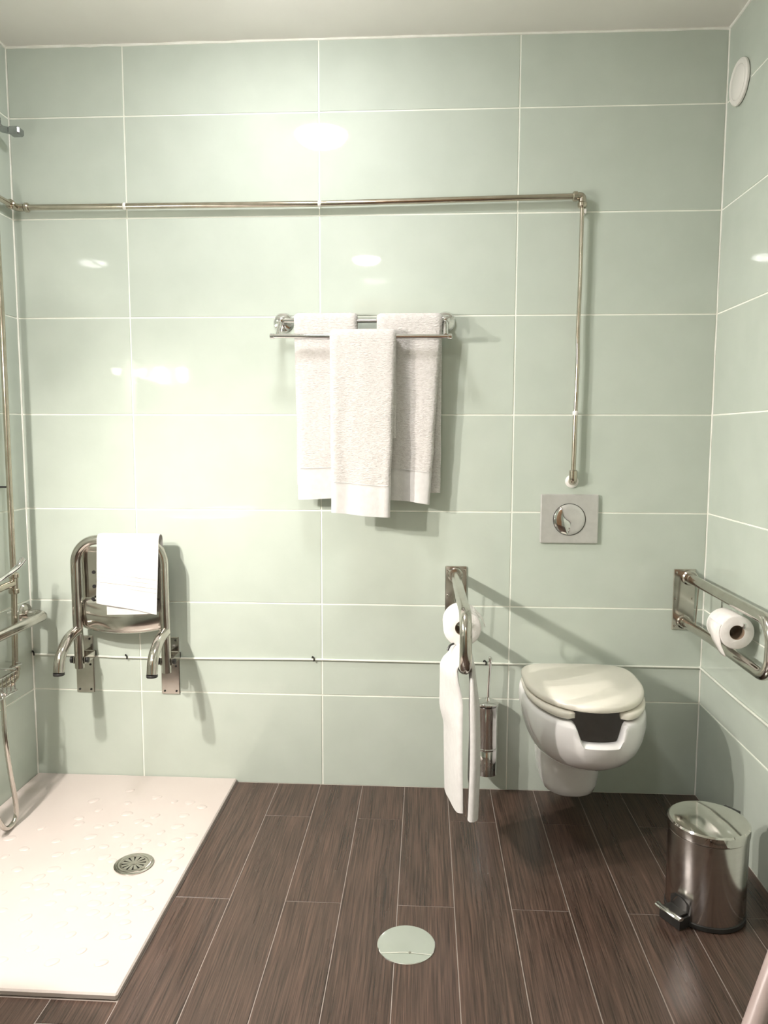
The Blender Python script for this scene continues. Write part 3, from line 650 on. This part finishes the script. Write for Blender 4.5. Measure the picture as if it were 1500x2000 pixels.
# white towel over the end of the left rail
t = thing('hand_towel', 'white towel hanging long from the end of the rail left of the toilet', 'towel', (1.172,-.5,.567))
def sm_(a, b, x):
    u = max(0, min(1, (x-a)/(b-a))); return u*u*(3-2*u)
def rail_towel(t):
    cx, cz, R_ = 1.172, .567, .0195
    ny = 22
    def yy(v, s_, side):   # v 0 rear edge .. 1 front edge
        y0, y1 = -.315, -.548
        return y0 + (y1-y0)*v
    def sheet(side, ln, nm):
        m = MB(); rings = []
        nz = 30
        for j in range(nz+1):
            if j < 6:
                a = (math.pi/2)*(1 - j/5.0); ox = R_*math.cos(a); oz = R_*math.sin(a); dn_ = 0
            else:
                dn_ = (j-5)/(nz-5); ox = R_; oz = -ln*dn_
            o_, i_ = [], []
            for k in range(ny+1):
                v = k/ny; y = yy(v, dn_, side)
                y += .018*dn_*(1 if side < 0 else .6)*(0.5-v)*(-1)
                if side < 0:
                    rear = .032*sm_(0,.12,dn_)*(1-.4*sm_(.40,.55,dn_)); frt = -.016*sm_(0,.25,dn_)
                else:
                    rear = .012*sm_(0,.3,dn_); frt = .005*sm_(0,.7,dn_)
                x = cx + side*(ox + rear + (frt-rear)*v + .003*math.sin(v*7+4*dn_)*dn_)
                z = cz + oz
                if dn_ > 0:
                    z -= dn_*((.035*v - .02) if side > 0 else (.004 - .030*v*v)) + dn_*.006*math.sin(v*9)
                e = min(v, 1-v); h = (.0080 + (.012*sm_(.74,.97,v)*min(1,dn_*4) if side > 0 else 0))*(.35+.65*min(1, e*ny/1.5))
                dv = Vector((side*math.cos((math.pi/2)*(1-min(j,5)/5.0)), 0, math.sin((math.pi/2)*(1-min(j,5)/5.0))))
                q = Vector((x,y,z)); o_.append(q+dv*h); i_.append(q-dv*h*.55)
            rings.append(o_+i_[::-1])
        m.loft(rings, True, True, True); return m.build(nm, 'border', t, ang=75)
    sheet(-1, .395, 'left_fall'); sheet(1, .375, 'right_fall')
rail_towel(t)
MB().tube(smoothpath([(1.150,-.40,.594),(1.140,-.405,.590),(1.134,-.41,.578)], 4), .003, 8).build('hanging_tag', 'black', t)

# ------------------------------------------------------------------ flush plate
t = thing('flush_plate', 'satin metal flush plate with round split button above the toilet', 'flush plate', (1.519,0,.888))
MB().box((1.430,-.011,.811),(1.608,-.0006,.964), .003).build('plate', 'satin', t, smooth=False)
bcx, bcz, br = 1.5185, .886, .0500
MB().lathe([(br,.0),(br,.0016),(br-.0012,.0016),(br-.0012,0)], (bcx,-.0110,bcz), (0,-1,0), 56, False, False).build('button_ring', 'dark', t)
S_ = [(-.53,.85),(-.50,.55),(-.40,.25),(-.2,.02),(0,-.12),(.12,-.3),(.15,-.5),(.06,-.8),(-.10,-.995)]
S_ = [(a.x, a.y) for a in smoothpath([(x_,z_,0) for x_,z_ in S_], 5)]
def button(side, nm, mt, bulge):
    a0, a1 = math.atan2(.85,-.53), math.atan2(-.995,-.10)
    out = []
    if side < 0:
        a1_ = a1 + 2*math.pi
        arc = [(math.cos(a1_+(a0-a1_)*k/24), math.sin(a1_+(a0-a1_)*k/24)) for k in range(1,24)]
    else:
        arc = [(math.cos(a1+(a0-a1)*k/40), math.sin(a1+(a0-a1)*k/40)) for k in range(1,40)]
    poly = S_ + arc
    gx = sum(a for a,b in poly)/len(poly); gz = sum(b for a,b in poly)/len(poly)
    rings = []
    for sc, h in ((.975,.0),(.975,.002),(.94,.0032),(.7,.0032+bulge*.5),(.35,.0032+bulge*.85),(.04,.0032+bulge)):
        rings.append([Vector((bcx+(br-.0014)*(gx+(a-gx)*sc), -.0110-h, bcz+(br-.0014)*(gz+(b-gz)*sc))) for a,b in poly])
    MB().loft(rings, True, False, True).build(nm, mt, t, ang=40)
button(-1, 'small_flush_button', 'chrome', .004); button(1, 'large_flush_button', 'satin', .0012)

# ------------------------------------------------------------------ wall hung toilet
TX = 1.528
t = thing('toilet', 'white wall hung toilet with open front bowl and closed cream lid', 'toilet', (TX,-.2,.07))
N = 240
def D(hw, yf, ym, yb=-.0012, pr=4.0, pf=2.15, dx=0.0):
    out = []
    for i in range(N):
        a = 2*math.pi*i/N; c, s_ = math.cos(a), math.sin(a)
        if s_ >= 0:
            x = hw*math.copysign(abs(c)**(2/pr), c); y = ym + (yb-ym)*abs(s_)**(2/pr)
        else:
            x = hw*math.copysign(abs(c)**(2/pf), c); y = ym + (yf-ym)*abs(s_)**(2/pf)
        out.append((TX+dx+x, y))
    return out
def sm(a, b, x):
    u = max(0, min(1, (x-a)/(b-a))); return u*u*(3-2*u)
RZ = .398; NOTCH = .048
def ztop(x, y):
    if y > -.30: return RZ
    return RZ - NOTCH*(1-sm(.044, .068, abs(x-(TX+.002))))
outer = [(.076,.050,-.182,-.10),(.079,.066,-.198,-.10),(.087,.078,-.208,-.10),(.11,.087,-.215,-.10),(.17,.092,-.225,-.10),(.212,.094,-.232,-.10),(.222,.100,-.262,-.10),(.232,.114,-.335,-.14),(.248,.130,-.390,-.17),(.27,.145,-.428,-.19),(.30,.158,-.458,-.20),(.33,.165,-.472,-.205),(.36,.170,-.476,-.205),(.385,.168,-.474,-.205)]
rings = []
for z_, hw, yf, ym in outer:
    rings.append([Vector((x,y,min(z_, ztop(x,y)-.010*(z_/.385)**6 if z_ > .32 else z_))) for x,y in D(hw,yf,ym,dx=-.014*(1-sm(.20,.26,z_)),pr=6.0 if z_ < .22 else 4.0,pf=2.6 if z_ < .22 else 2.15)])
for (dh, ins) in ((-.004,.003),(0,.010),(0,.030),(-.006,.036)):
    rings.append([Vector((x,y,ztop(x,y)+dh)) for x,y in D(.168-ins, -.474+ins, -.205, -.0012-ins*(1 if ins < .02 else 2.0), 4.0)])
for z_, hw, yf, ym, yb in ((.335,.128,-.43,-.22,-.085),(.29,.110,-.395,-.22,-.10),(.25,.08,-.33,-.22,-.13),(.235,.04,-.27,-.22,-.17)):
    rings.append([Vector((x,y,min(z_, ztop(x,y)-.008))) for x,y in D(hw,yf,ym,yb,2.4)])
bowl = MB().loft(rings, True, True, True).build('bowl', 'porcelain', t, ang=60)
# horseshoe seat
def seat_ring():
    m = MB(); a0 = math.radians(293.5); a1 = math.radians(246.5+360); rings = []
    n_ = 70; inn = lambda a, ins: None
    def pt(a, ins):
        c, s_ = math.cos(a), math.sin(a); hw, yf, ym, yb = .166-ins, -.466+ins, -.205, -.055-ins
        if s_ >= 0: return Vector((TX+hw*math.copysign(abs(c)**.5, c), ym+(yb-ym)*abs(s_)**.5, 0))
        return Vector((TX+hw*math.copysign(abs(c)**.93, c), ym+(yf-ym)*abs(s_)**.93, 0))
    for k in range(n_+1):
        a = a0+(a1-a0)*k/n_; e = min(k, n_-k)/n_*18; sc = math.sqrt(max(0, 1-(1-min(1, e))**2))*.9+.1
        o_, i_ = pt(a, 0), pt(a, .052); mid = (o_+i_)/2; hf = (o_-i_)/2*sc
        sec = []
        for q in range(14):
            b = 2*math.pi*q/14; cx_ = math.copysign(abs(math.cos(b))**.5, math.cos(b)); cz_ = math.copysign(abs(math.sin(b))**.7, math.sin(b))
            sec.append(mid + hf*cx_ + Vector((0,0,.4130+.0108*cz_*(.6+.4*sc))))
        rings.append(sec)
    return m.loft(rings, True, True, True)
seat_ring().build('seat', 'seat_plastic', t, ang=60)
for x_, y_ in ((-.128,-.30),(.128,-.30),(-.10,-.12),(.10,-.12)):
    MB().lathe([(.009,0),(.009,.006)], (TX+x_,y_,.3975), (0,0,1), 12).build('seat_buffer', 'white', t)
rings = []
for sc, z_ in ((.975,.4265),(.992,.4275),(1.0,.4325),(.997,.4385),(.982,.4425),(.94,.4450),(.6,.4470),(.2,.4475)):
    cy_ = -.24
    rings.append([Vector((TX+(x-TX)*sc, cy_+(y-cy_)*sc, z_)) for x,y in D(.166,-.444,-.20,-.058,4.0,2.1)])
MB().loft(rings, True, True, True).build('lid', 'seat_plastic', t, ang=60)
for x_ in (-.07,.07):
    MB().lathe([(.011,-.02),(.012,-.018),(.012,.018),(.011,.02)], (TX+x_,-.048,.416), (1,0,0), 16).build('hinge', 'chrome', t)
    MB().lathe([(.010,0),(.010,.02)], (TX+x_,-.048,.394), (0,0,1), 14).build('hinge_post', 'chrome', t)

# ------------------------------------------------------------------ brush set
BX, BY = 1.272, -.050
t = thing('toilet_brush_set', 'chrome cylindrical toilet brush holder on the wall beside the toilet', 'toilet brush', (BX,BY,.075))
MB().lathe([(.030,.077),(.0335,.079),(.0335,.158),(.0325,.160)], (BX,BY,0), seg=40).build('lower_cup', 'chrome', t)
MB().lathe([(.0325,.159),(.0352,.161),(.0352,.166),(.0325,.168)], (BX,BY,0), seg=40).build('ring', 'chrome', t)
MB().lathe([(.0325,.167),(.0335,.168),(.0335,.298),(.031,.300),(.031,.293)], (BX,BY,0), seg=40, cap1=False).build('upper_cup', 'chrome', t)
MB().lathe([(.032,.302),(.0355,.304),(.0355,.309),(.030,.313),(.010,.317),(.006,.326)], (BX,BY,0), seg=40).build('lid', 'chrome', t)
MB().tube(smoothpath([(BX+.002,BY,.322),(BX+.003,BY,.37),(BX+.006,BY,.42),(BX+.006,BY,.442)], 5), [.0045]*12+[.005]*4, 12).build('handle', 'chrome', t)
MB().lathe([(.0045,0),(.0065,.006),(.0065,.014),(.004,.018)], (BX+.006,BY,.438), seg=14).build('handle_knob', 'chrome', t)
MB().box((BX-.012,-.02,.15),(BX+.012,-.0004,.20), .002).build('wall_bracket', 'chrome', t, smooth=False)

# ------------------------------------------------------------------ pedal bin
CX, CY, CR = 1.756, -.597, .0905
t = thing('pedal_bin', 'small brushed steel pedal bin on the floor by the right wall', 'bin', (CX,CY,0))
MB().lathe([(CR-.002,.0003),(CR+.0015,.002),(CR+.0015,.012),(CR-.002,.014)], (CX,CY,0), seg=64).build('base_ring', 'black', t)
MB().lathe([(CR-.001,.013),(CR,.015),(CR,.205),(CR-.001,.206)], (CX,CY,0), seg=72).build('body', 'brushed', t)
tl = Vector((.05,-.06,1)).normalized()
MB().lathe([(CR-.002,-.001),(CR+.0022,.0),(CR+.0026,.002),(CR+.0022,.020),(CR-.002,.0235),(CR-.010,.0240),(.05,.0252),(.001,.0258)], (CX,CY,.2085), (0,0,1), 72).build('lid', 'polished', t, ang=30)
MB().lathe([(CR-.003,0),(CR-.003,.004)], (CX,CY,.2055), (0,0,1), 64).build('lid_gap', 'black', t)
hd = Vector((.80,.60,0)); hp_ = Vector((CX,CY,0)) + hd*(CR+.004); sd = Vector((-hd.y,hd.x,0))
def obox(o, u, v, wv, a, b, c):
    q = [o+u*i*a+v*j*b+wv*k*c for i in (-1,1) for j in (-1,1) for k in (-1,1)]
    return MB().add(q, [(0,1,3,2),(4,5,7,6),(0,1,5,4),(2,3,7,6),(0,2,6,4),(1,3,7,5)])
UP = Vector((0,0,1))
obox(hp_+UP*.215, hd, sd, UP, .007, .02, .014).build('hinge', 'black', t, smooth=False)
pd_ = Vector((-.86,-.50,0)).normalized(); sd = Vector((-pd_.y,pd_.x,0)); pc_ = Vector((CX,CY,0))
obox(pc_+pd_*(CR+.008)+UP*.014, pd_, sd, UP, .020, .030, .013).build('pedal_housing', 'black', t, smooth=False)
# dark pedal slot plate on the body
m = MB(); pts_ = []
for (s_, z_) in ((-.026,.030),(.026,.030),(.026,.052),(.010,.064),(-.010,.064),(-.026,.052)):
    ang = s_/CR; dv = (pd_*math.cos(ang) + sd*math.sin(ang)); pts_.append((pc_+dv*(CR+.0012)+UP*z_, pc_+dv*(CR-.004)+UP*z_))
m.loft([[a for a,b in pts_],[b for a,b in pts_]], True); m.build('pedal_slot', 'black', t, smooth=False)
m = MB(); rings = []
for k in range(9):
    v = -1+2*k/8; c0 = pc_+pd_*(CR+.030+.006*(1-v*v))+sd*.036*v+UP*(.036-.004*abs(v)); rings.append([c0+pd_*.006*math.cos(b)*(1.3)+UP*.0042*math.sin(b) for b in (2*math.pi*q/12 for q in range(12))])
m.loft(rings, True, True, True); m.build('pedal', 'chrome', t)
obox(pc_+pd_*(CR+.016)+UP*.031, pd_, sd, (UP+pd_*0), .018, .024, .002).build('pedal_plate', 'black', t, smooth=False)

# ------------------------------------------------------------------ round vent on the right wall
VY, VZ = -.101, 2.127
t = thing('air_vent', 'round white air vent high on the right wall', 'vent', (XR,VY,VZ))
MB().lathe([(.056,0),(.0605,.003),(.0605,.008),(.056,.012),(.046,.0105),(.044,.007)], (XR-.0003,VY,VZ), (-1,0,0), 56, cap1=False).build('rim', 'white', t)
MB().lathe([(.045,.004),(.045,.010),(.040,.0125),(.02,.0145),(.001,.015)], (XR-.0003,VY,VZ), (-1,0,0), 56).build('disc', 'white', t)

# ------------------------------------------------------------------ pole leaning at the right edge
t = thing('leaning_pole', 'thick pale pink metal pole leaning at the bottom right corner', 'pole', (1.642,-1.076,0))
MB().tube([(1.642,-1.076,.010),(1.905,-.870,.47)], .0185, 20).build('shaft', 'pole', t)
MB().lathe([(.021,0),(.0225,.004),(.0225,.03),(.019,.034)], (1.642,-1.076,.0), (.12,.08,1), 20).build('rubber_tip', 'black', t)
